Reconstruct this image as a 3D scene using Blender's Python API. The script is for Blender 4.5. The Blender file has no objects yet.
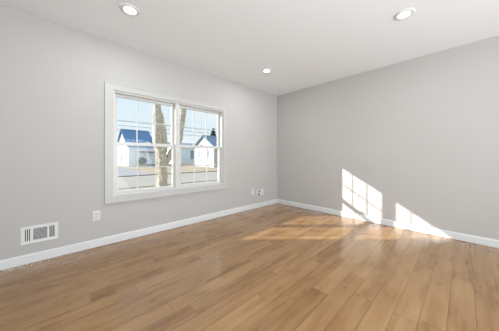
import bpy, bmesh, math, random
from mathutils import Vector, Matrix, noise
R = math.radians
random.seed(7)
scene = bpy.context.scene

# ------------------------------------------------------------------ camera
YAW = 46.3158
cam_d = bpy.data.cameras.new('camera')
cam = bpy.data.objects.new('camera', cam_d)
scene.collection.objects.link(cam)
cam.location = (-3.6823, -2.9473, 1.0410)
cam.rotation_euler = (R(90), 0, R(YAW - 90))
cam_d.sensor_width = 36
cam_d.lens = 36 * 204.757 / 499
cam_d.shift_y = -8.18 / 499
cam_d.clip_start = 0.02
cam_d.clip_end = 400
scene.camera = cam

# ------------------------------------------------------------------ world, sun, fill lamps, exposure
SKY = 1.10
SUN = 10.0
LAMP = 8.0
REAR = 180.0
SIDE = 45.0
UP_FILL = 88.0
world = bpy.data.worlds.new('sky')
scene.world = world
world.use_nodes = True
wn = world.node_tree.nodes; wl = world.node_tree.links
for n in list(wn): wn.remove(n)
w_out = wn.new('ShaderNodeOutputWorld'); w_bg = wn.new('ShaderNodeBackground')
w_tc = wn.new('ShaderNodeTexCoord'); w_sep = wn.new('ShaderNodeSeparateXYZ')
w_ramp = wn.new('ShaderNodeValToRGB')
w_ramp.color_ramp.elements[0].position = 0.0; w_ramp.color_ramp.elements[0].color = (0.86, 0.95, 1.0, 1)
w_ramp.color_ramp.elements[1].position = 0.55; w_ramp.color_ramp.elements[1].color = (0.66, 0.84, 1.0, 1)
w_noise = wn.new('ShaderNodeTexNoise'); w_noise.inputs['Scale'].default_value = 3.2; w_noise.inputs['Detail'].default_value = 5
w_map = wn.new('ShaderNodeMapping'); w_map.inputs['Scale'].default_value = (1, 1, 2.6)
w_cr = wn.new('ShaderNodeValToRGB')
w_cr.color_ramp.elements[0].position = 0.45; w_cr.color_ramp.elements[0].color = (0, 0, 0, 1)
w_cr.color_ramp.elements[1].position = 0.75; w_cr.color_ramp.elements[1].color = (0.7, 0.7, 0.7, 1)
w_mix = wn.new('ShaderNodeMixRGB'); w_mix.inputs['Color2'].default_value = (1.0, 1.0, 1.02, 1)
wl.new(w_tc.outputs['Generated'], w_sep.inputs[0]); wl.new(w_sep.outputs['Z'], w_ramp.inputs['Fac'])
wl.new(w_tc.outputs['Generated'], w_map.inputs['Vector']); wl.new(w_map.outputs[0], w_noise.inputs['Vector'])
wl.new(w_noise.outputs['Fac'], w_cr.inputs['Fac']); wl.new(w_cr.outputs['Color'], w_mix.inputs['Fac'])
wl.new(w_ramp.outputs['Color'], w_mix.inputs['Color1']); wl.new(w_mix.outputs[0], w_bg.inputs['Color'])
w_bg.inputs['Strength'].default_value = SKY
wl.new(w_bg.outputs[0], w_out.inputs[0])

SUN_DIR = Vector((1.0, -0.95, -0.422 * math.hypot(1, 0.95))).normalized()
sun_d = bpy.data.lights.new('sun', 'SUN'); sun_d.energy = SUN; sun_d.angle = R(0.53); sun_d.color = (1.0, 0.98, 0.95)
sun = bpy.data.objects.new('sun', sun_d); scene.collection.objects.link(sun)
sun.rotation_euler = SUN_DIR.to_track_quat('-Z', 'Y').to_euler()
sun.location = (-20, 20, 15)

def area(name, loc, direction, sx, sy, power, color, spread=180):
    d = bpy.data.lights.new(name, 'AREA'); d.shape = 'RECTANGLE'; d.size = sx; d.size_y = sy
    d.energy = power; d.color = color; d.spread = R(spread)
    o = bpy.data.objects.new(name, d); scene.collection.objects.link(o)
    o.location = loc; o.rotation_euler = Vector(direction).to_track_quat('-Z', 'Z').to_euler()
    return o
# added fill lamps, set in the openings of the unseen end walls
area('rear_fill', (-2.2, -7.45, 1.3), (0, 1, 1.1), 3.6, 1.9, REAR, (0.89, 1.0, 1.10), 150)
area('side_fill', (-4.75, -5.2, 1.3), (1, 0.7, 0.7), 3.0, 1.9, SIDE, (0.89, 1.0, 1.10), 150)

# added fill lamp, aimed up and forward from behind the camera
area('up_fill', (-3.4, -4.7, 0.7), (0.16, 0.75, 0.64), 2.4, 2.4, UP_FILL, (0.89, 1.0, 1.10), 165)

vs = scene.view_settings
vs.view_transform = 'Standard'; vs.look = 'None'; vs.gamma = 1.0; vs.exposure = -0.14
vs.use_curve_mapping = False

# ------------------------------------------------------------------ materials
def nodes(name):
    m = bpy.data.materials.new(name); m.use_nodes = True
    nt = m.node_tree; b = nt.nodes['Principled BSDF']
    return m, nt, b
def mat(name, col, rough=0.6, spec=0.4, var=0.04, scale=6.0, bump=0.0, bscale=60.0, metal=0.0):
    """plain surface with a little procedural unevenness"""
    m, nt, b = nodes(name)
    tc = nt.nodes.new('ShaderNodeTexCoord')
    nz = nt.nodes.new('ShaderNodeTexNoise'); nz.inputs['Scale'].default_value = scale; nz.inputs['Detail'].default_value = 4
    nt.links.new(tc.outputs['Object'], nz.inputs['Vector'])
    rp = nt.nodes.new('ShaderNodeMapRange')
    rp.inputs['To Min'].default_value = 1 - var; rp.inputs['To Max'].default_value = 1 + var
    nt.links.new(nz.outputs['Fac'], rp.inputs['Value'])
    mx = nt.nodes.new('ShaderNodeVectorMath'); mx.operation = 'SCALE'
    mx.inputs[0].default_value = col
    nt.links.new(rp.outputs[0], mx.inputs['Scale']); nt.links.new(mx.outputs[0], b.inputs['Base Color'])
    b.inputs['Roughness'].default_value = rough; b.inputs['Specular IOR Level'].default_value = spec
    b.inputs['Metallic'].default_value = metal
    if bump:
        n2 = nt.nodes.new('ShaderNodeTexNoise'); n2.inputs['Scale'].default_value = bscale; n2.inputs['Detail'].default_value = 3
        nt.links.new(tc.outputs['Object'], n2.inputs['Vector'])
        bp = nt.nodes.new('ShaderNodeBump'); bp.inputs['Strength'].default_value = bump; bp.inputs['Distance'].default_value = 0.01
        nt.links.new(n2.outputs['Fac'], bp.inputs['Height']); nt.links.new(bp.outputs[0], b.inputs['Normal'])
    return m

def siding_mat(name, col, pitch=0.13):
    m, nt, b = nodes(name)
    tc = nt.nodes.new('ShaderNodeTexCoord'); sp = nt.nodes.new('ShaderNodeSeparateXYZ')
    nt.links.new(tc.outputs['Object'], sp.inputs[0])
    dv = nt.nodes.new('ShaderNodeMath'); dv.operation = 'DIVIDE'; dv.inputs[1].default_value = pitch
    fr = nt.nodes.new('ShaderNodeMath'); fr.operation = 'FRACT'
    nt.links.new(sp.outputs['Z'], dv.inputs[0]); nt.links.new(dv.outputs[0], fr.inputs[0])
    bp = nt.nodes.new('ShaderNodeBump'); bp.inputs['Strength'].default_value = 0.4; bp.inputs['Distance'].default_value = 0.015
    bp.invert = True
    nt.links.new(fr.outputs[0], bp.inputs['Height']); nt.links.new(bp.outputs[0], b.inputs['Normal'])
    b.inputs['Base Color'].default_value = (*col, 1); b.inputs['Roughness'].default_value = 0.6
    return m

def math_node(nt, op, a, b=None, c=None):
    n = nt.nodes.new('ShaderNodeMath'); n.operation = op
    for i, v in enumerate((a, b, c)):
        if v is None: continue
        if isinstance(v, (int, float)): n.inputs[i].default_value = v
        else: nt.links.new(v, n.inputs[i])
    return n.outputs[0]

def wood_floor():
    m, nt, b = nodes('oak_planks')
    L = nt.links
    tc = nt.nodes.new('ShaderNodeTexCoord'); sp = nt.nodes.new('ShaderNodeSeparateXYZ')
    L.new(tc.outputs['Object'], sp.inputs[0])
    X, Y = sp.outputs['X'], sp.outputs['Y']
    W = 0.127
    yr = math_node(nt, 'DIVIDE', math_node(nt, 'ADD', Y, 20.02), W)
    row = math_node(nt, 'FLOOR', yr); fy = math_node(nt, 'FRACT', yr)
    wn1 = nt.nodes.new('ShaderNodeTexWhiteNoise'); wn1.noise_dimensions = '1D'; L.new(row, wn1.inputs['W'])
    roff = math_node(nt, 'MULTIPLY', wn1.outputs['Value'], 7.0)
    wn1b = nt.nodes.new('ShaderNodeTexWhiteNoise'); wn1b.noise_dimensions = '1D'; L.new(math_node(nt, 'ADD', row, 91.7), wn1b.inputs['W'])
    plen = math_node(nt, 'ADD', math_node(nt, 'MULTIPLY', wn1b.outputs['Value'], 0.5), 0.75)
    xr = math_node(nt, 'DIVIDE', math_node(nt, 'ADD', math_node(nt, 'ADD', X, 30.0), roff), plen)
    col = math_node(nt, 'FLOOR', xr); fx = math_node(nt, 'FRACT', xr)
    cmb = nt.nodes.new('ShaderNodeCombineXYZ'); L.new(row, cmb.inputs[0]); L.new(col, cmb.inputs[1])
    wn2 = nt.nodes.new('ShaderNodeTexWhiteNoise'); wn2.noise_dimensions = '2D'; L.new(cmb.outputs[0], wn2.inputs['Vector'])
    rnd = wn2.outputs['Value']
    # gaps between boards
    ey = math_node(nt, 'MULTIPLY', math_node(nt, 'MINIMUM', fy, math_node(nt, 'SUBTRACT', 1.0, fy)), W)
    ex = math_node(nt, 'MULTIPLY', math_node(nt, 'MINIMUM', fx, math_node(nt, 'SUBTRACT', 1.0, fx)), plen)
    edge = math_node(nt, 'MINIMUM', ey, ex)
    gap = nt.nodes.new('ShaderNodeMapRange'); gap.inputs['From Min'].default_value = 0.0; gap.inputs['From Max'].default_value = 0.0022
    L.new(edge, gap.inputs['Value'])                       # 0 in the gap, 1 on the board
    # grain, stretched along the board, different on each board
    gv = nt.nodes.new('ShaderNodeCombineXYZ')
    L.new(math_node(nt, 'ADD', math_node(nt, 'MULTIPLY', X, 1.6), math_node(nt, 'MULTIPLY', rnd, 31.0)), gv.inputs[0])
    L.new(math_node(nt, 'MULTIPLY', Y, 22.0), gv.inputs[1]); L.new(math_node(nt, 'MULTIPLY', rnd, 57.0), gv.inputs[2])
    g1 = nt.nodes.new('ShaderNodeTexNoise'); g1.inputs['Scale'].default_value = 1.0; g1.inputs['Detail'].default_value = 6; g1.inputs['Distortion'].default_value = 0.15
    L.new(gv.outputs[0], g1.inputs['Vector'])
    # broad cloudy figure
    fv = nt.nodes.new('ShaderNodeCombineXYZ')
    L.new(math_node(nt, 'ADD', math_node(nt, 'MULTIPLY', X, 3.2), math_node(nt, 'MULTIPLY', rnd, 19.0)), fv.inputs[0])
    L.new(math_node(nt, 'MULTIPLY', Y, 8.0), fv.inputs[1]); L.new(math_node(nt, 'MULTIPLY', rnd, 23.0), fv.inputs[2])
    g2 = nt.nodes.new('ShaderNodeTexNoise'); g2.inputs['Scale'].default_value = 1.0; g2.inputs['Detail'].default_value = 3
    L.new(fv.outputs[0], g2.inputs['Vector'])
    tone = math_node(nt, 'ADD', math_node(nt, 'ADD', math_node(nt, 'MULTIPLY', rnd, 0.20), math_node(nt, 'MULTIPLY', g1.outputs['Fac'], 0.75)),
                     math_node(nt, 'MULTIPLY', g2.outputs['Fac'], 0.42))
    ramp = nt.nodes.new('ShaderNodeValToRGB'); cr = ramp.color_ramp
    cr.elements[0].position = 0.36; cr.elements[0].color = (0.15, 0.070, 0.026, 1)
    cr.elements[1].position = 0.92; cr.elements[1].color = (0.41, 0.237, 0.105, 1)
    e = cr.elements.new(0.61); e.color = (0.285, 0.146, 0.056, 1)
    L.new(tone, ramp.inputs['Fac'])
    # knots
    kv = nt.nodes.new('ShaderNodeCombineXYZ')
    L.new(math_node(nt, 'MULTIPLY', X, 4.2), kv.inputs[0]); L.new(math_node(nt, 'MULTIPLY', Y, 8.5), kv.inputs[1])
    vo = nt.nodes.new('ShaderNodeTexVoronoi'); vo.inputs['Scale'].default_value = 1.0; vo.inputs['Randomness'].default_value = 1.0
    wob = nt.nodes.new('ShaderNodeTexNoise'); wob.inputs['Scale'].default_value = 9.0; L.new(kv.outputs[0], wob.inputs['Vector'])
    wv = nt.nodes.new('ShaderNodeVectorMath'); wv.operation = 'MULTIPLY_ADD'; wv.inputs[1].default_value = (0.05, 0.05, 0)
    L.new(wob.outputs['Color'], wv.inputs[0]); L.new(kv.outputs[0], wv.inputs[2])
    L.new(wv.outputs[0], vo.inputs['Vector'])
    spc = nt.nodes.new('ShaderNodeSeparateColor'); L.new(vo.outputs['Color'], spc.inputs[0])
    kr = nt.nodes.new('ShaderNodeMapRange'); kr.inputs['From Min'].default_value = 0.015; kr.inputs['From Max'].default_value = 0.10
    kr.inputs['To Min'].default_value = 0.85; kr.inputs['To Max'].default_value = 0.0
    L.new(vo.outputs['Distance'], kr.inputs['Value'])
    kf = math_node(nt, 'MULTIPLY', kr.outputs[0], math_node(nt, 'GREATER_THAN', spc.outputs[0], 0.55))
    mk = nt.nodes.new('ShaderNodeMixRGB'); mk.inputs['Color2'].default_value = (0.05, 0.022, 0.009, 1)
    L.new(kf, mk.inputs['Fac']); L.new(ramp.outputs['Color'], mk.inputs['Color1'])
    mg = nt.nodes.new('ShaderNodeMixRGB'); mg.inputs['Color1'].default_value = (0.07, 0.034, 0.016, 1)
    L.new(gap.outputs[0], mg.inputs['Fac']); L.new(mk.outputs[0], mg.inputs['Color2'])
    L.new(mg.outputs[0], b.inputs['Base Color'])
    # satin lacquer
    rr = nt.nodes.new('ShaderNodeMapRange'); rr.inputs['To Min'].default_value = FLOOR_ROUGH - 0.04; rr.inputs['To Max'].default_value = FLOOR_ROUGH + 0.06
    L.new(g2.outputs['Fac'], rr.inputs['Value']); L.new(rr.outputs[0], b.inputs['Roughness'])
    b.inputs['Specular IOR Level'].default_value = FLOOR_SPEC
    b.inputs['Coat Weight'].default_value = 0.75; b.inputs['Coat Roughness'].default_value = 0.16; b.inputs['Coat IOR'].default_value = 1.5
    # scraped ripple across the boards + soft board edges
    rv = nt.nodes.new('ShaderNodeCombineXYZ')
    L.new(math_node(nt, 'ADD', math_node(nt, 'MULTIPLY', X, 7.0), math_node(nt, 'MULTIPLY', rnd, 40.0)), rv.inputs[0])
    L.new(math_node(nt, 'MULTIPLY', Y, 36.0), rv.inputs[1])
    rp = nt.nodes.new('ShaderNodeTexNoise'); rp.inputs['Scale'].default_value = 1.0; rp.inputs['Detail'].default_value = 2
    L.new(rv.outputs[0], rp.inputs['Vector'])
    bev = nt.nodes.new('ShaderNodeMapRange'); bev.inputs['From Max'].default_value = 0.005
    L.new(edge, bev.inputs['Value'])
    h = math_node(nt, 'ADD', math_node(nt, 'MULTIPLY', bev.outputs[0], 1.0), math_node(nt, 'MULTIPLY', rp.outputs['Fac'], 0.55))
    bp = nt.nodes.new('ShaderNodeBump'); bp.inputs['Strength'].default_value = 0.22; bp.inputs['Distance'].default_value = 0.0015
    L.new(h, bp.inputs['Height']); L.new(bp.outputs[0], b.inputs['Normal']); L.new(bp.outputs[0], b.inputs['Coat Normal'])
    return m
FLOOR_ROUGH = 0.27
FLOOR_SPEC = 0.1

def glass_mat():
    m = bpy.data.materials.new('window_glass'); m.use_nodes = True; nt = m.node_tree
    for n in list(nt.nodes): nt.nodes.remove(n)
    o = nt.nodes.new('ShaderNodeOutputMaterial'); tr = nt.nodes.new('ShaderNodeBsdfTransparent'); gl = nt.nodes.new('ShaderNodeBsdfGlossy')
    tr.inputs['Color'].default_value = (0.97, 0.985, 0.98, 1); gl.inputs['Roughness'].default_value = 0.02
    lw = nt.nodes.new('ShaderNodeLayerWeight'); pw = math_node(nt, 'POWER', lw.outputs['Facing'], 4.0)
    fac = math_node(nt, 'MULTIPLY_ADD', pw, 0.3, 0.012)
    nz = nt.nodes.new('ShaderNodeTexNoise'); nz.inputs['Scale'].default_value = 1.5
    bp = nt.nodes.new('ShaderNodeBump'); bp.inputs['Strength'].default_value = 0.02
    nt.links.new(nz.outputs['Fac'], bp.inputs['Height']); nt.links.new(bp.outputs[0], gl.inputs['Normal'])
    mx = nt.nodes.new('ShaderNodeMixShader')
    nt.links.new(fac, mx.inputs[0]); nt.links.new(tr.outputs[0], mx.inputs[1]); nt.links.new(gl.outputs[0], mx.inputs[2])
    nt.links.new(mx.outputs[0], o.inputs[0])
    return m
def emit_mat(name, col, strength):
    m, nt, b = nodes(name)
    b.inputs['Base Color'].default_value = (0.9, 0.9, 0.88, 1)
    b.inputs['Emission Color'].default_value = (*col, 1); b.inputs['Emission Strength'].default_value = strength
    return m

M = {}
M['wall'] = mat('warm_grey_paint', (0.465, 0.438, 0.410), 0.75, 0.25, 0.015, 1.2, 0.05, 180)
M['ceiling'] = mat('white_ceiling_paint', (0.85, 0.865, 0.87), 0.85, 0.2, 0.01, 1.0, 0.04, 150)
M['trim'] = mat('white_trim_paint', (0.66, 0.65, 0.635), 0.38, 0.45, 0.01, 3)
M['casing'] = mat('ivory_casing_paint', (0.49, 0.468, 0.432), 0.4, 0.45, 0.01, 3)
M['vinyl'] = mat('white_vinyl', (0.58, 0.56, 0.525), 0.32, 0.5, 0.01, 3)
M['muntin'] = mat('grey_white_muntin', (0.52, 0.52, 0.51), 0.4, 0.4, 0.01)
M['seal'] = mat('grey_seal', (0.25, 0.25, 0.25), 0.6, 0.3)
M['glass'] = glass_mat()
M['floor'] = wood_floor()
M['plastic'] = mat('white_plastic', (0.62, 0.61, 0.59), 0.3, 0.5, 0.01)
M['slot'] = mat('dark_slot', (0.03, 0.03, 0.03), 0.6, 0.3)
M['grey_slot'] = mat('grey_slot', (0.30, 0.30, 0.30), 0.6, 0.3)
M['black'] = mat('black_rubber', (0.02, 0.02, 0.022), 0.45, 0.4)
M['vent'] = mat('white_enamel_steel', (0.68, 0.67, 0.64), 0.35, 0.5, 0.01)
M['vane'] = mat('shaded_steel', (0.62, 0.62, 0.60), 0.4, 0.5, 0.01)
M['duct'] = mat('dark_duct', (0.07, 0.07, 0.075), 0.7, 0.2)
M['screw'] = mat('steel_screw', (0.6, 0.6, 0.6), 0.35, 0.5, metal=0.8)
M['lens'] = emit_mat('lit_lens', (1.0, 0.97, 0.92), 9.0)
M['can'] = mat('white_can', (0.70, 0.70, 0.68), 0.35, 0.5, 0.01)
M['bark'] = mat('pale_bark', (0.50, 0.44, 0.35), 0.95, 0.1, 0.85, 9, 1.0, 26)
M['lawn'] = mat('dry_winter_lawn', (0.41, 0.335, 0.255), 1.0, 0.05, 0.16, 0.7, 0.6, 30)
M['near_lawn'] = mat('near_dry_lawn', (0.40, 0.34, 0.275), 1.0, 0.05, 0.14, 0.9, 0.6, 30)
M['road'] = mat('pale_asphalt', (0.40, 0.365, 0.335), 1.0, 0.02, 0.05, 0.5)
M['kerb'] = mat('grey_kerb', (0.30, 0.29, 0.28), 0.9, 0.1, 0.1, 2)
M['drive'] = mat('grey_driveway', (0.34, 0.34, 0.36), 0.9, 0.1, 0.08, 0.6)
M['siding'] = siding_mat('white_siding', (0.50, 0.50, 0.49))
M['blue_siding_shade'] = siding_mat('pale_blue_siding_shade', (0.80, 0.88, 0.95))  # pale blue house walls, and the painted bluish shade on the porch house's front
M['roof'] = mat('blue_shingles', (0.13, 0.25, 0.46), 0.85, 0.2, 0.25, 3)
M['grey_roof'] = mat('slate_blue_shingles', (0.22, 0.30, 0.40), 0.85, 0.2, 0.2, 3)
M['house_trim'] = mat('house_white_trim', (0.86, 0.86, 0.86), 0.6, 0.3)
M['house_glass'] = mat('dull_blue_glass', (0.25, 0.32, 0.42), 0.15, 0.6, 0.1)
M['house_dark'] = mat('dark_grey_paint', (0.20, 0.21, 0.23), 0.6, 0.3)
M['bush'] = mat('dull_green_leaves', (0.16, 0.19, 0.13), 0.9, 0.1, 0.5, 5)
M['needle'] = mat('dark_needles', (0.07, 0.11, 0.09), 0.9, 0.1, 0.5, 3)
M['cable'] = mat('black_cable', (0.10, 0.105, 0.12), 0.7, 0.2)
M['dust'] = mat('pale_plaster_dust', (0.70, 0.63, 0.53), 1.0, 0.05, 0.1, 30)

# ------------------------------------------------------------------ helpers
def link(o, parent=None):
    scene.collection.objects.link(o)
    if parent is not None: o.parent = parent
    return o
def obj(name, bm, m, parent=None, smooth=False, loc=None):
    me = bpy.data.meshes.new(name); bm.to_mesh(me); bm.free()
    if smooth:
        for p in me.polygons: p.use_smooth = True
    o = bpy.data.objects.new(name, me)
    for mm in (m if isinstance(m, (list, tuple)) else [m]): me.materials.append(M[mm])
    if loc: o.location = loc
    return link(o, parent)
def box(bm, x0, x1, y0, y1, z0, z1, bevel=0.0, mi=0):
    r = bmesh.ops.create_cube(bm, size=1.0)
    vs_ = r['verts']
    for v in vs_:
        v.co = Vector(((x0 + x1) / 2 + v.co.x * (x1 - x0), (y0 + y1) / 2 + v.co.y * (y1 - y0), (z0 + z1) / 2 + v.co.z * (z1 - z0)))
    fs = {f for v in vs_ for f in v.link_faces}
    for f in fs: f.material_index = mi
    if bevel:
        es = {e for v in vs_ for e in v.link_edges}
        bmesh.ops.bevel(bm, geom=list(es), offset=bevel, segments=2, profile=0.5, affect='EDGES')
def boxes(lst, bevel=0.0):
    bm = bmesh.new()
    for b in lst: box(bm, *b, bevel=bevel)
    return bm
def lathe(profile, seg=40):
    """closed or open profile of (r, z) turned round z"""
    bm = bmesh.new(); rings = []
    for r, z in profile:
        if r < 1e-6: rings.append([bm.verts.new((0, 0, z))])
        else: rings.append([bm.verts.new((r * math.cos(2 * math.pi * k / seg), r * math.sin(2 * math.pi * k / seg), z)) for k in range(seg)])
    for a, b in zip(rings, rings[1:]):
        for k in range(seg):
            k2 = (k + 1) % seg
            vs_ = [a[k % len(a)], a[k2 % len(a)], b[k2 % len(b)], b[k % len(b)]]
            u = []
            for v in vs_:
                if v not in u: u.append(v)
            if len(u) >= 3: bm.faces.new(u)
    bmesh.ops.recalc_face_normals(bm, faces=bm.faces)
    return bm
def tube(bm, pts, radii, seg=12, rough=0.0, freq=3.0):
    pts = [Vector(p) for p in pts]; rings = []; n = len(pts)
    if not isinstance(radii, (list, tuple)): radii = [radii] * n
    up = Vector((0.13, 0.98, 0.1))
    for i, p in enumerate(pts):
        t = (pts[min(i + 1, n - 1)] - pts[max(i - 1, 0)]).normalized()
        a = t.cross(up)
        if a.length < 0.1: a = t.cross(Vector((0, 0, 1)))
        a.normalize(); b = t.cross(a)
        ring = []
        for k in range(seg):
            th = 2 * math.pi * k / seg
            d = a * math.cos(th) + b * math.sin(th)
            q = p + d * radii[i]
            if rough: q += d * radii[i] * rough * noise.noise(Vector((q.x * freq * 2.2, q.y * freq * 2.2, q.z * freq * 0.5)))
            ring.append(bm.verts.new(q))
        rings.append(ring)
    for r0, r1 in zip(rings, rings[1:]):
        for k in range(seg):
            bm.faces.new((r0[k], r0[(k + 1) % seg], r1[(k + 1) % seg], r1[k]))
    bm.faces.new(list(reversed(rings[0]))); bm.faces.new(rings[-1])
def path(pts, radii, n):
    """smooth resample (Catmull-Rom) of control points and radii"""
    P = [Vector(p) for p in pts]; out = []; rad = []
    for i in range(len(P) - 1):
        p0, p1, p2, p3 = P[max(i - 1, 0)], P[i], P[i + 1], P[min(i + 2, len(P) - 1)]
        for k in range(n):
            t = k / n
            out.append(0.5 * ((2 * p1) + (p2 - p0) * t + (2 * p0 - 5 * p1 + 4 * p2 - p3) * t * t + (3 * p1 - p0 - 3 * p2 + p3) * t ** 3))
            rad.append(radii[i] * (1 - t) + radii[i + 1] * t)
    out.append(P[-1]); rad.append(radii[-1])
    return out, rad
def prism(bm, poly, axis, a0, a1):
    """polygon in the plane across AXIS, pushed from a0 to a1; poly points are (u, z), u being the other horizontal axis"""
    def pt(u, z, a): return (a, u, z) if axis == 'X' else (u, a, z)
    A = [bm.verts.new(pt(u, z, a0)) for u, z in poly]; B = [bm.verts.new(pt(u, z, a1)) for u, z in poly]
    n = len(poly)
    bm.faces.new(A); bm.faces.new(list(reversed(B)))
    for k in range(n): bm.faces.new((A[k], B[k], B[(k + 1) % n], A[(k + 1) % n]))
    bmesh.ops.recalc_face_normals(bm, faces=bm.faces)
def struct(o):
    o['kind'] = 'structure'; return o
def thing(name, label, cat, loc=(0, 0, 0), group=None, rot=(0, 0, 0)):
    o = bpy.data.objects.new(name, None); o.empty_display_size = 0.05
    link(o); o.location = loc; o.rotation_euler = rot
    return tag(o, label, cat, group)
def tag(o, label, cat, group=None):
    o['label'] = label; o['category'] = cat
    if group: o['group'] = group
    return o

# ------------------------------------------------------------------ room shell
H = 2.44; XL = -4.8; YB = -7.5; T = 0.14
GZ = -0.6                                   # level of the ground outside
wx0, wx1, wz0, wz1 = -3.166, -1.520, 0.565, 1.864     # window opening
struct(obj('floor', boxes([(XL, 0, YB, 0, -0.12, 0)]), 'floor'))
struct(obj('ceiling', boxes([(XL - T, T, YB - T, T, H, H + 0.15)]), 'ceiling'))
struct(obj('wall_left', boxes([(XL - T, wx0, 0, T, GZ, H), (wx1, T, 0, T, GZ, H), (wx0, wx1, 0, T, wz1, H), (wx0, wx1, 0, T, GZ, wz0)]), 'wall'))
struct(obj('wall_right', boxes([(0, T, YB, 0, -0.12, H)]), 'wall'))
struct(obj('wall_back', boxes([(XL, -4.1, YB - T, YB, -0.12, H), (-0.3, 0, YB - T, YB, -0.12, H), (-4.1, -0.3, YB - T, YB, 2.3, H), (-4.1, -0.3, YB - T, YB, -0.12, 0.3)]), 'wall'))
struct(obj('wall_near', boxes([(XL - T, XL, -3.6, 0, -0.12, H), (XL - T, XL, YB, -6.8, -0.12, H), (XL - T, XL, -6.8, -3.6, 2.3, H), (XL - T, XL, -6.8, -3.6, -0.12, 0.3)]), 'wall'))
def baseboard(name, axis, a0, a1, sgn):
    bm = bmesh.new()
    h, t = 0.093, 0.014
    prof = [(0, 0.003), (sgn * t, 0.003), (sgn * t, h - 0.012), (sgn * t * 0.75, h - 0.004), (sgn * t * 0.5, h), (0, h)]
    prism(bm, prof, axis, a0, a1)
    return struct(obj(name, bm, 'trim'))
baseboard('baseboard_left', 'X', XL, 0, -1)
baseboard('baseboard_right', 'Y', YB, -0.014, -1)

# ------------------------------------------------------------------ window: picture-frame casing and two double-hung units
win = bpy.data.objects.new('window_1', None); link(win); win.location = (-2.343, 0, 0); struct(win)
WX = -2.343
def wobj(name, bm, m, parent):
    o = obj(name, bm, m, parent)
    if parent is win:
        for v in o.data.vertices: v.co.x -= WX
    else:                                  # deeper parts sit under a part whose origin is the window's
        for v in o.data.vertices: v.co.x -= WX
    return o
cx0, cx1, cz0, cz1 = -3.249, -1.436, 0.489, 1.947
bm = bmesh.new()
def mitre(bm, ox0, ox1, oz0, oz1, ix0, ix1, iz0, iz1, y0, y1):
    O = [(ox0, oz0), (ox1, oz0), (ox1, oz1), (ox0, oz1)]; I = [(ix0, iz0), (ix1, iz0), (ix1, iz1), (ix0, iz1)]
    for k in range(4):
        k2 = (k + 1) % 4
        q = [O[k], O[k2], I[k2], I[k]]
        A = [bm.verts.new((x, y0, z)) for x, z in q]; B = [bm.verts.new((x, y1, z)) for x, z in q]
        bm.faces.new(A); bm.faces.new(B[::-1])
        for j in range(4): bm.faces.new((A[j], A[(j + 1) % 4], B[(j + 1) % 4], B[j]))
    bmesh.ops.recalc_face_normals(bm, faces=bm.faces)
mitre(bm, cx0, cx1, cz0, cz1, wx0 + 0.003, wx1 - 0.003, wz0 + 0.003, wz1 - 0.003, -0.020, 0.0)
mitre(bm, cx0, cx1, cz0, cz1, cx0 + 0.016, cx1 - 0.016, cz0 + 0.016, cz1 - 0.016, -0.025, -0.019)
wobj('casing', bm, 'casing', win)
# jamb frame, centre mullion
mx0, mx1 = -2.379, -2.313
bm = bmesh.new()
mitre(bm, wx0, wx1, wz0, wz1, wx0 + 0.024, wx1 - 0.024, wz0 + 0.026, wz1 - 0.024, 0.0, 0.125)
box(bm, mx0, mx1, 0.008, 0.125, wz0 + 0.026, wz1 - 0.024)
frame = wobj('window_frame', bm, 'vinyl', win)
RAILZ = 1.212
def sash(name, x0, x1, z0, z1, y0, y1, stile, bot, top):
    bm = bmesh.new()
    mitre(bm, x0, x1, z0, z1, x0 + stile, x1 - stile, z0 + bot, z1 - top, y0, y1)
    s = wobj(name, bm, 'vinyl', win)
    gx0, gx1, gz0, gz1 = x0 + stile, x1 - stile, z0 + bot, z1 - top
    ym = (y0 + y1) / 2
    mb = []
    for k in (1, 2):
        x = gx0 + (gx1 - gx0) * k / 3; mb.append((x - 0.007, x + 0.007, ym - 0.004, ym + 0.004, gz0, gz1))
    z = (gz0 + gz1) / 2; mb.append((gx0, gx1, ym - 0.0035, ym + 0.0035, z - 0.007, z + 0.007))
    wobj('muntin_grid', boxes(mb), 'muntin', s)
    bm = bmesh.new(); box(bm, gx0 - 0.004, gx1 + 0.004, ym + 0.006, ym + 0.009, gz0 - 0.004, gz1 + 0.004)
    wobj('pane', bm, 'glass', s)
    return s
for x0, x1 in ((wx0 + 0.024, mx0), (mx1, wx1 - 0.024)):
    sash('upper_sash', x0 + 0.002, x1 - 0.002, RAILZ - 0.018, wz1 - 0.024, 0.070, 0.100, 0.032, 0.036, 0.034)
    lo = sash('lower_sash', x0 + 0.002, x1 - 0.002, wz0 + 0.026, RAILZ + 0.022, 0.032, 0.064, 0.032, 0.027, 0.040)
    xm = (x0 + x1) / 2
    wobj('sash_lock', boxes([(xm - 0.03, xm + 0.03, 0.026, 0.060, RAILZ + 0.022, RAILZ + 0.032), (xm - 0.006, xm + 0.022, 0.020, 0.046, RAILZ + 0.032, RAILZ + 0.040)]), 'vinyl', lo)

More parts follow.
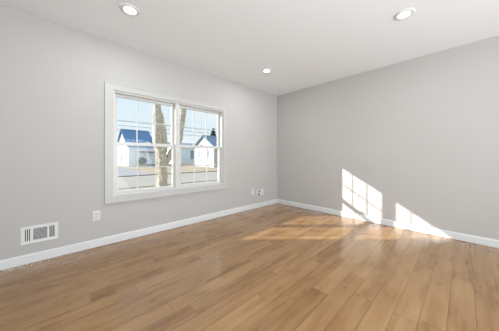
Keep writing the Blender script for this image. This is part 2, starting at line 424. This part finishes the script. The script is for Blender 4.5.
# ------------------------------------------------------------------ wall plates, register
def plate_bm(w, h):
    return boxes([(-w / 2, w / 2, -0.006, 0, -h / 2, h / 2)], bevel=0.0025)
def duplex(name, loc, rotz, label, group=None):
    t = thing(name, label, 'outlet', loc, group, (0, 0, rotz))
    obj('cover_plate', plate_bm(0.074, 0.116), 'plastic', t)
    for s in (-1, 1):
        r = obj('receptacle', boxes([(-0.017, 0.017, -0.0085, -0.005, s * 0.0195 - 0.0145, s * 0.0195 + 0.0145)], bevel=0.003), 'plastic', t)
        obj('slot', boxes([(-0.0085, -0.0055, -0.0092, -0.008, s * 0.0195 - 0.003, s * 0.0195 + 0.007), (0.0055, 0.0085, -0.0092, -0.008, s * 0.0195 - 0.003, s * 0.0195 + 0.007),
                           (-0.0025, 0.0025, -0.0092, -0.008, s * 0.0195 - 0.010, s * 0.0195 - 0.005)]), 'slot', r)
    bm = lathe([(0, -0.0075), (0.0032, -0.007), (0.0035, -0.005), (0, -0.005)], 12)
    bmesh.ops.rotate(bm, verts=bm.verts, cent=(0, 0, 0), matrix=Matrix.Rotation(R(90), 3, 'X'))
    for v in bm.verts: v.co.y = -abs(v.co.y)
    obj('screw', bm, 'screw', t)
    return t
duplex('wall_outlet', (-3.325, 0, 0.365), 0, 'white duplex wall outlet on the grey wall, left of and below the window')
duplex('wall_outlet', (-0.785, 0, 0.350), 0, 'narrow white wall outlet near the room corner, beside the plate with black plugs')
duplex('wall_outlet', (0, -1.690, 0.372), R(-90), 'white wall outlet in the sunlit patch on the right wall')
t = thing('cable_plate', 'wide white wall plate with two black plugs near the room corner', 'wall plate', (-0.560, 0, 0.315))
obj('cover_plate', plate_bm(0.205, 0.122), 'plastic', t)
for x, z, s in ((-0.040, 0.030, 1), (-0.060, -0.036, 1)):
    bm = lathe([(0, 0.0), (0.014, 0.0), (0.015, 0.004), (0.013, 0.022), (0.009, 0.026), (0, 0.026)], 16)
    bmesh.ops.rotate(bm, verts=bm.verts, cent=(0, 0, 0), matrix=Matrix.Rotation(R(90), 3, 'X'))
    bmesh.ops.translate(bm, verts=bm.verts, vec=(x, -0.005, z))
    tube(bm, *path([(x, -0.028, z), (x - 0.004, -0.036, z - 0.004), (x - 0.010, -0.038, z - 0.020), (x - 0.012, -0.026, z - 0.030)], [0.005, 0.005, 0.005, 0.005], 5), seg=8)
    obj('cable_plug', bm, 'black', t, True)['label'] = 'black cable plug'
for x in (0.015, 0.060):
    obj('jack_insert', boxes([(x - 0.016, x + 0.016, -0.0085, -0.005, -0.033, 0.033)], bevel=0.002), 'vane', t)

# floor-level supply register in the left wall
t = thing('air_register', 'white metal air vent register low on the grey wall at the far left', 'vent', (-3.782, 0, 0.279))
vw, vh = 0.264, 0.170
fx = [-0.104, -0.064, -0.049, 0.052, 0.066, 0.109]
bm = bmesh.new()
zo, zi = vh / 2, 0.058
yb, yf = -0.006, 0.0
box(bm, -vw / 2, fx[0], yb, yf, -zo, zo); box(bm, fx[5], vw / 2, yb, yf, -zo, zo)
box(bm, fx[0], fx[5], yb, yf, zi, zo); box(bm, fx[0], fx[5], yb, yf, -zo, -zi)
box(bm, fx[1], fx[2], yb, yf, -zi, zi); box(bm, fx[3], fx[4], yb, yf, -zi, zi)
mitre(bm, -vw / 2, vw / 2, -zo, zo, -vw / 2 + 0.012, vw / 2 - 0.012, -zo + 0.012, zo - 0.012, -0.010, -0.005)
obj('face_frame', bm, 'vent', t)
obj('duct_backing', boxes([(fx[0] - 0.002, fx[5] + 0.002, -0.0012, -0.0002, -zi - 0.002, zi + 0.002)]), 'duct', t)
def slat(cx, cz, ln, wd, ang, vertical):
    bm = bmesh.new(); box(bm, -wd / 2, wd / 2, -0.0007, 0.0007, -ln / 2, ln / 2)
    bmesh.ops.rotate(bm, verts=bm.verts, cent=(0, 0, 0), matrix=Matrix.Rotation(R(ang), 3, 'Z'))
    if not vertical: bmesh.ops.rotate(bm, verts=bm.verts, cent=(0, 0, 0), matrix=Matrix.Rotation(R(90), 3, 'Y'))
    bmesh.ops.translate(bm, verts=bm.verts, vec=(cx, -0.0045, cz))
    return bm
for a, b_, sg in ((fx[0], fx[1], 1), (fx[4], fx[5], -1)):
    for k in range(3):
        obj('vertical_vane', slat(a + (b_ - a) * (k + 1) / 3 - 0.003, 0, 2 * zi, 0.0065, 24 * sg, True), 'vent', t)
for k in range(10):
    z = -zi + (k + 0.5) * 2 * zi / 10
    obj('horizontal_louver', slat((fx[2] + fx[3]) / 2, z, fx[3] - fx[2], 0.0075, 32, False), 'vane', t)
bm = bmesh.new(); box(bm, -0.119, -0.113, -0.022, -0.004, -0.014, 0.012, bevel=0.0015)
obj('damper_lever', bm, 'vent', t)

# ------------------------------------------------------------------ recessed ceiling lights
def downlight(x, y, label):
    t = thing('recessed_light', label, 'ceiling light', (x, y, H), 'recessed ceiling downlights')
    # flush trim ring and a shallow lit lens held inside it
    obj('trim_ring', lathe([(0.083, 0.0), (0.084, -0.003), (0.078, -0.008), (0.058, -0.010), (0.051, -0.006), (0.050, -0.0005)], 48), 'can', t, True)
    obj('lens', lathe([(0.0505, -0.0055), (0.036, -0.0075), (0.0, -0.0085)], 40), 'lens', t, True)
    d = bpy.data.lights.new('downlight_beam', 'AREA'); d.shape = 'DISK'; d.size = 0.09; d.energy = LAMP; d.color = (0.93, 1.0, 1.06)
    o = bpy.data.objects.new('downlight_beam', d); link(o, t); o.location = (0, 0, -0.014)
downlight(-3.160, -0.757, 'round recessed downlight in the white ceiling above the window, leftmost in view')
downlight(-1.204, -2.545, 'round recessed downlight in the white ceiling at upper right, nearest the right wall')
downlight(-1.195, -0.745, 'small far recessed downlight in the white ceiling, closest to the room corner')

# ------------------------------------------------------------------ outside: ground
struct(obj('near_lawn', boxes([(-40, 60, T, 9.4, GZ - 0.3, GZ)]), 'near_lawn'))
struct(obj('road', boxes([(-60, 110, 9.4, 17.3, GZ - 0.3, GZ - 0.03)]), 'road'))
struct(obj('kerb_near', boxes([(-60, 110, 9.25, 9.45, GZ - 0.3, GZ + 0.03)]), 'kerb'))
struct(obj('kerb_far', boxes([(-60, 110, 17.2, 17.45, GZ - 0.3, GZ + 0.05)]), 'kerb'))
struct(obj('far_lawn', boxes([(-90, 160, 17.4, 120, GZ - 0.3, GZ)]), 'lawn'))
struct(obj('driveway', boxes([(-1.5, 3.4, 17.46, 33, GZ - 0.2, GZ + 0.012)]), 'drive'))

# ------------------------------------------------------------------ outside: houses
def gable_house(name, label, x0, x1, y0, y1, eave, ridge, wall_m, roof_m, over=0.35):
    t = thing(name, label, 'house', (x0, y0, GZ))
    W_, D_ = x1 - x0, y1 - y0; e = eave - GZ; r = ridge - GZ
    bm = bmesh.new(); prism(bm, [(0, 0), (D_, 0), (D_, e), (D_ / 2, r), (0, e)], 'X', 0, W_)
    obj('walls', bm, wall_m, t)
    sl = (r - e) / (D_ / 2)
    bm = bmesh.new(); th = 0.18
    prism(bm, [(-over, e - over * sl + 0.02), (D_ / 2, r + 0.02), (D_ + over, e - over * sl + 0.02), (D_ + over, e - over * sl + th), (D_ / 2, r + th + 0.05), (-over, e - over * sl + th)], 'X', -over, W_ + over)
    obj('roof', bm, roof_m, t)
    return t, W_, D_, e, r
def house_window(t, face, u0, u1, z0, z1, name='house_window'):
    """face 'front' looks to -Y, face 'side' looks to -X; u runs along the wall"""
    def bx(a0, a1, d0, d1, b0, b1):
        return (a0, a1, d0, d1, b0, b1) if face == 'front' else (d0, d1, a0, a1, b0, b1)
    f = obj(name, boxes([bx(u0 - 0.12, u1 + 0.12, -0.07, 0.0, z0 - 0.12, z0), bx(u0 - 0.12, u1 + 0.12, -0.07, 0.0, z1, z1 + 0.12),
                         bx(u0 - 0.12, u0, -0.07, 0.0, z0, z1), bx(u1, u1 + 0.12, -0.07, 0.0, z0, z1)]), 'house_trim', t)
    obj('house_pane', boxes([bx(u0, u1, -0.03, 0.0, z0, z1)]), 'house_glass', f)
    return f
# blue-roofed house opposite, its sunny gable at the left
t, w, d, e, r = gable_house('blue_roof_house', 'white house with blue shingle roof and porch, left of the tree trunk across the road', 6.3, 10.9, 40.0, 49.2, 3.20, 6.55, 'siding', 'roof')
house_window(t, 'side', 1.7, 2.6, 1.2, 2.6)
house_window(t, 'front', 0.44, 1.0, 1.2, 2.9)
obj('front_shade_panel', boxes([(0.0, 4.6, -0.045, 0.0, 0.0, 3.6)]), 'blue_siding_shade', t)  # bluish shade of the white house's front, put into the panel's colour
obj('side_door', boxes([(-0.06, 0.0, 5.2, 6.1, 0.25, 2.35)]), 'house_dark', t)
pr = obj('porch_roof', boxes([(1.5, 4.55, -1.0, 0.0, 2.95, 3.15), (1.5, 4.55, -1.0, -0.85, 2.78, 2.95)]), 'house_trim', t)
obj('porch_beam', boxes([(1.6, 4.5, -0.85, -0.70, 2.55, 2.80)]), 'house_dark', t)
obj('porch_step', boxes([(1.5, 4.55, -1.2, 0.0, 0.0, 0.3)]), 'drive', t)
for x in (1.62, 3.1, 4.45):
    obj('porch_post', boxes([(x - 0.09, x + 0.09, -0.95, -0.77, 0.3, 2.60)]), 'house_trim', t)
f = obj('front_door', boxes([(3.4, 4.25, -0.10, -0.04, 0.3, 2.4)]), 'house_trim', t)
# white gabled house at the right
t, w, d, e, r = gable_house('white_gable_house', 'white house with pointed gable and slate roof, seen through the right window half', 15.2, 25.0, 25.2, 31.5, 2.9, 4.7, 'siding', 'grey_roof')
house_window(t, 'side', 1.2, 1.85, 1.6, 2.8)
house_window(t, 'side', 4.3, 4.9, 1.6, 2.8)
obj('gable_vent', boxes([(-0.05, 0.0, 2.9, 3.4, 4.0, 4.5)]), 'house_trim', t)
house_window(t, 'front', 2.0, 3.6, 1.1, 2.5)
# pale blue house further back
t, w, d, e, r = gable_house('pale_blue_house', 'pale blue house further back, left of the white gabled house', 19.0, 33.5, 50.0, 58.0, 3.9, 5.0, 'blue_siding_shade', 'grey_roof')
house_window(t, 'front', 5.0, 7.6, 1.2, 3.6)
obj('front_door', boxes([(8.4, 9.4, -0.08, 0.0, 0.2, 2.4)]), 'house_dark', t)

# ------------------------------------------------------------------ outside: plants
def blob(n, rx, ry, rz, seed, leaf=0.16):
    """a leafy crown: many small leaf clusters scattered through an ellipsoid"""
    rd = random.Random(seed); bm = bmesh.new()
    for _ in range(n):
        while True:
            p = Vector((rd.uniform(-1, 1), rd.uniform(-1, 1), rd.uniform(-1, 1)))
            if 0.3 < p.length < 1: break
        c = Vector((p.x * rx, p.y * ry, p.z * rz))
        nrm = (p + Vector((rd.uniform(-.6, .6), rd.uniform(-.6, .6), rd.uniform(-.6, .6)))).normalized()
        a = nrm.orthogonal().normalized(); b = nrm.cross(a); s = leaf * rd.uniform(.6, 1.3)
        bm.faces.new([bm.verts.new(c + a * s * ca + b * s * sa * 0.7 + nrm * s * 0.2 * abs(ca)) for ca, sa in ((1, 0), (.2, .8), (-1, 0), (.2, -.8))])
    return bm
t = thing('round_bush', 'round dark green bush in front of the blue roofed house', 'bush', (7.85, 37.2, GZ))
b_ = blob(900, 0.74, 0.7, 0.62, 3, 0.17); bmesh.ops.translate(b_, verts=b_.verts, vec=(0, 0, 1.02)); obj('foliage', b_, 'bush', t)
bm = bmesh.new()
for a in range(5): tube(bm, [(0, 0, 0), (0.18 * math.cos(a * 1.3), 0.18 * math.sin(a * 1.3), 0.45), (0.42 * math.cos(a * 1.3), 0.42 * math.sin(a * 1.3), 0.95)], [0.06, 0.045, 0.02], 7)
obj('stem', bm, 'bark', t)
t = thing('evergreen_tree', 'dark evergreen tree behind the white gabled house at the right', 'tree', (22.4, 36.2, GZ))
bm = bmesh.new(); rd = random.Random(5)
for k in range(2200):
    z = rd.random() ** 1.4; rr = 2.3 * (1 - z) * math.sqrt(rd.uniform(.15, 1)) + 0.05; th = rd.uniform(0, 6.283)
    c = Vector((rr * math.cos(th), rr * math.sin(th), 1.0 + z * 7.2)); out = Vector((math.cos(th), math.sin(th), -0.35)).normalized()
    sd = out.cross(Vector((0, 0, 1))).normalized(); s = rd.uniform(.25, .5)
    bm.faces.new([bm.verts.new(c + out * s), bm.verts.new(c + sd * s * .4), bm.verts.new(c - out * s * .5), bm.verts.new(c - sd * s * .4)])
obj('foliage', bm, 'needle', t)
bm = bmesh.new(); tube(bm, [(0, 0, 0), (0, 0, 4), (0, 0, 8)], [0.2, 0.12, 0.03], 8); obj('trunk', bm, 'bark', t)

# big bare tree by the road, just outside the window
fwd = Vector((math.cos(R(YAW)), math.sin(R(YAW)), 0)); rgt = Vector((math.sin(R(YAW)), -math.cos(R(YAW)), 0))
CAMP = Vector((-3.6823, -2.9473, 1.0410))
def at(px, py, dep):
    return CAMP + fwd * dep + rgt * ((px - 249.5) / 204.757 * dep) + Vector((0, 0, (157.32 - py) / 204.757 * dep))
D = 9.0
base = at(162, 187, D); base.z = GZ
t = thing('bare_tree', 'thick bare tree trunk with forking limbs standing outside the window', 'tree', base)
def tree_part(name, pts, radii, n=8, seg=16, parent=None):
    bm = bmesh.new(); P, rr = path([Vector(p) - base for p in pts], radii, n)
    tube(bm, P, rr, seg, 0.42, 3.6)
    return obj(name, bm, 'bark', parent or t, True)
pxr = D / 204.757
tree_part('trunk', [base + Vector((0, 0, -0.1)), at(162.3, 187, D), at(162.5, 175, D), at(161.5, 162, D), at(160.8, 150, D), at(160.5, 142, D)],
          [0.34, 0.235, 0.20, 0.20, 0.25, 0.28], 10, 22)
l1 = tree_part('limb', [at(160.8, 160, D), at(158.6, 146, D), at(157.6, 130, D), at(157.2, 115, D), at(156.3, 100, D), at(154.5, 80, D), at(155, 60, D)],
               [0.14, 0.20, 0.19, 0.165, 0.12, 0.09, 0.05], 8, 18)
l2 = tree_part('limb', [at(162, 160, D), at(164.5, 146, D + .1), at(163.5, 132, D + .2), at(160.5, 118, D + .15), at(158.8, 106, D + .1), at(158.2, 96, D)],
               [0.14, 0.14, 0.13, 0.13, 0.10, 0.07], 8, 16)
l3 = tree_part('limb', [at(163, 168, D), at(170.5, 154, D + .2), at(177.5, 142, D + .3), at(180.0, 130, D + .4), at(182.3, 117, D + .5), at(184.2, 104, D + .6), at(190, 80, D + .8)],
               [0.11, 0.14, 0.15, 0.155, 0.16, 0.13, 0.07], 8, 16)
tree_part('branch', [at(184.2, 104, D + .6), at(190, 96, D + .3), at(198, 88, D + .1), at(206, 74, D)], [0.07, 0.05, 0.035, 0.02], 6, 10, t)
tree_part('branch', [at(156.3, 100, D), at(150, 86, D - .2), at(142, 74, D - .3), at(136, 60, D - .4)], [0.06, 0.045, 0.03, 0.015], 6, 10, t)

# power lines along the street
for h_, nm in ((32.0, 'highest overhead power line crossing the sky outside the window'), (28.3, 'middle overhead power line crossing the sky outside the window'),
               (24.2, 'lowest overhead power line crossing the sky outside the window')):
    Yp = 22.0; z = 1.041 + h_ * (Yp + 2.947) / 204.757
    bm = bmesh.new(); tube(bm, [(-50 + 5 * k, Yp, z - 0.25 * math.sin(k / 28 * math.pi * 4) ** 2 * 0.3) for k in range(29)], 0.021, 6)
    tag(obj('power_line', bm, 'cable'), nm, 'power line', 'overhead power lines')

# pale debris swept against the baseboard
bm = bmesh.new(); rd = random.Random(9)
for k in range(90):
    x = -4.02 + abs(rd.gauss(0, 0.16)); y = -0.03 - abs(rd.gauss(0, 0.025)); s = rd.uniform(0.002, 0.006)
    r_ = bmesh.ops.create_icosphere(bm, subdivisions=1, radius=s)
    for v in r_['verts']: v.co = Vector((x + v.co.x * 1.5, y + v.co.y * 1.5, 0.0005 + s * 0.3 + v.co.z * 0.4))
o = obj('plaster_dust', bm, 'dust'); o['kind'] = 'stuff'; o['label'] = 'pale crumbs of plaster dust on the floor along the left baseboard'; o['category'] = 'dust'
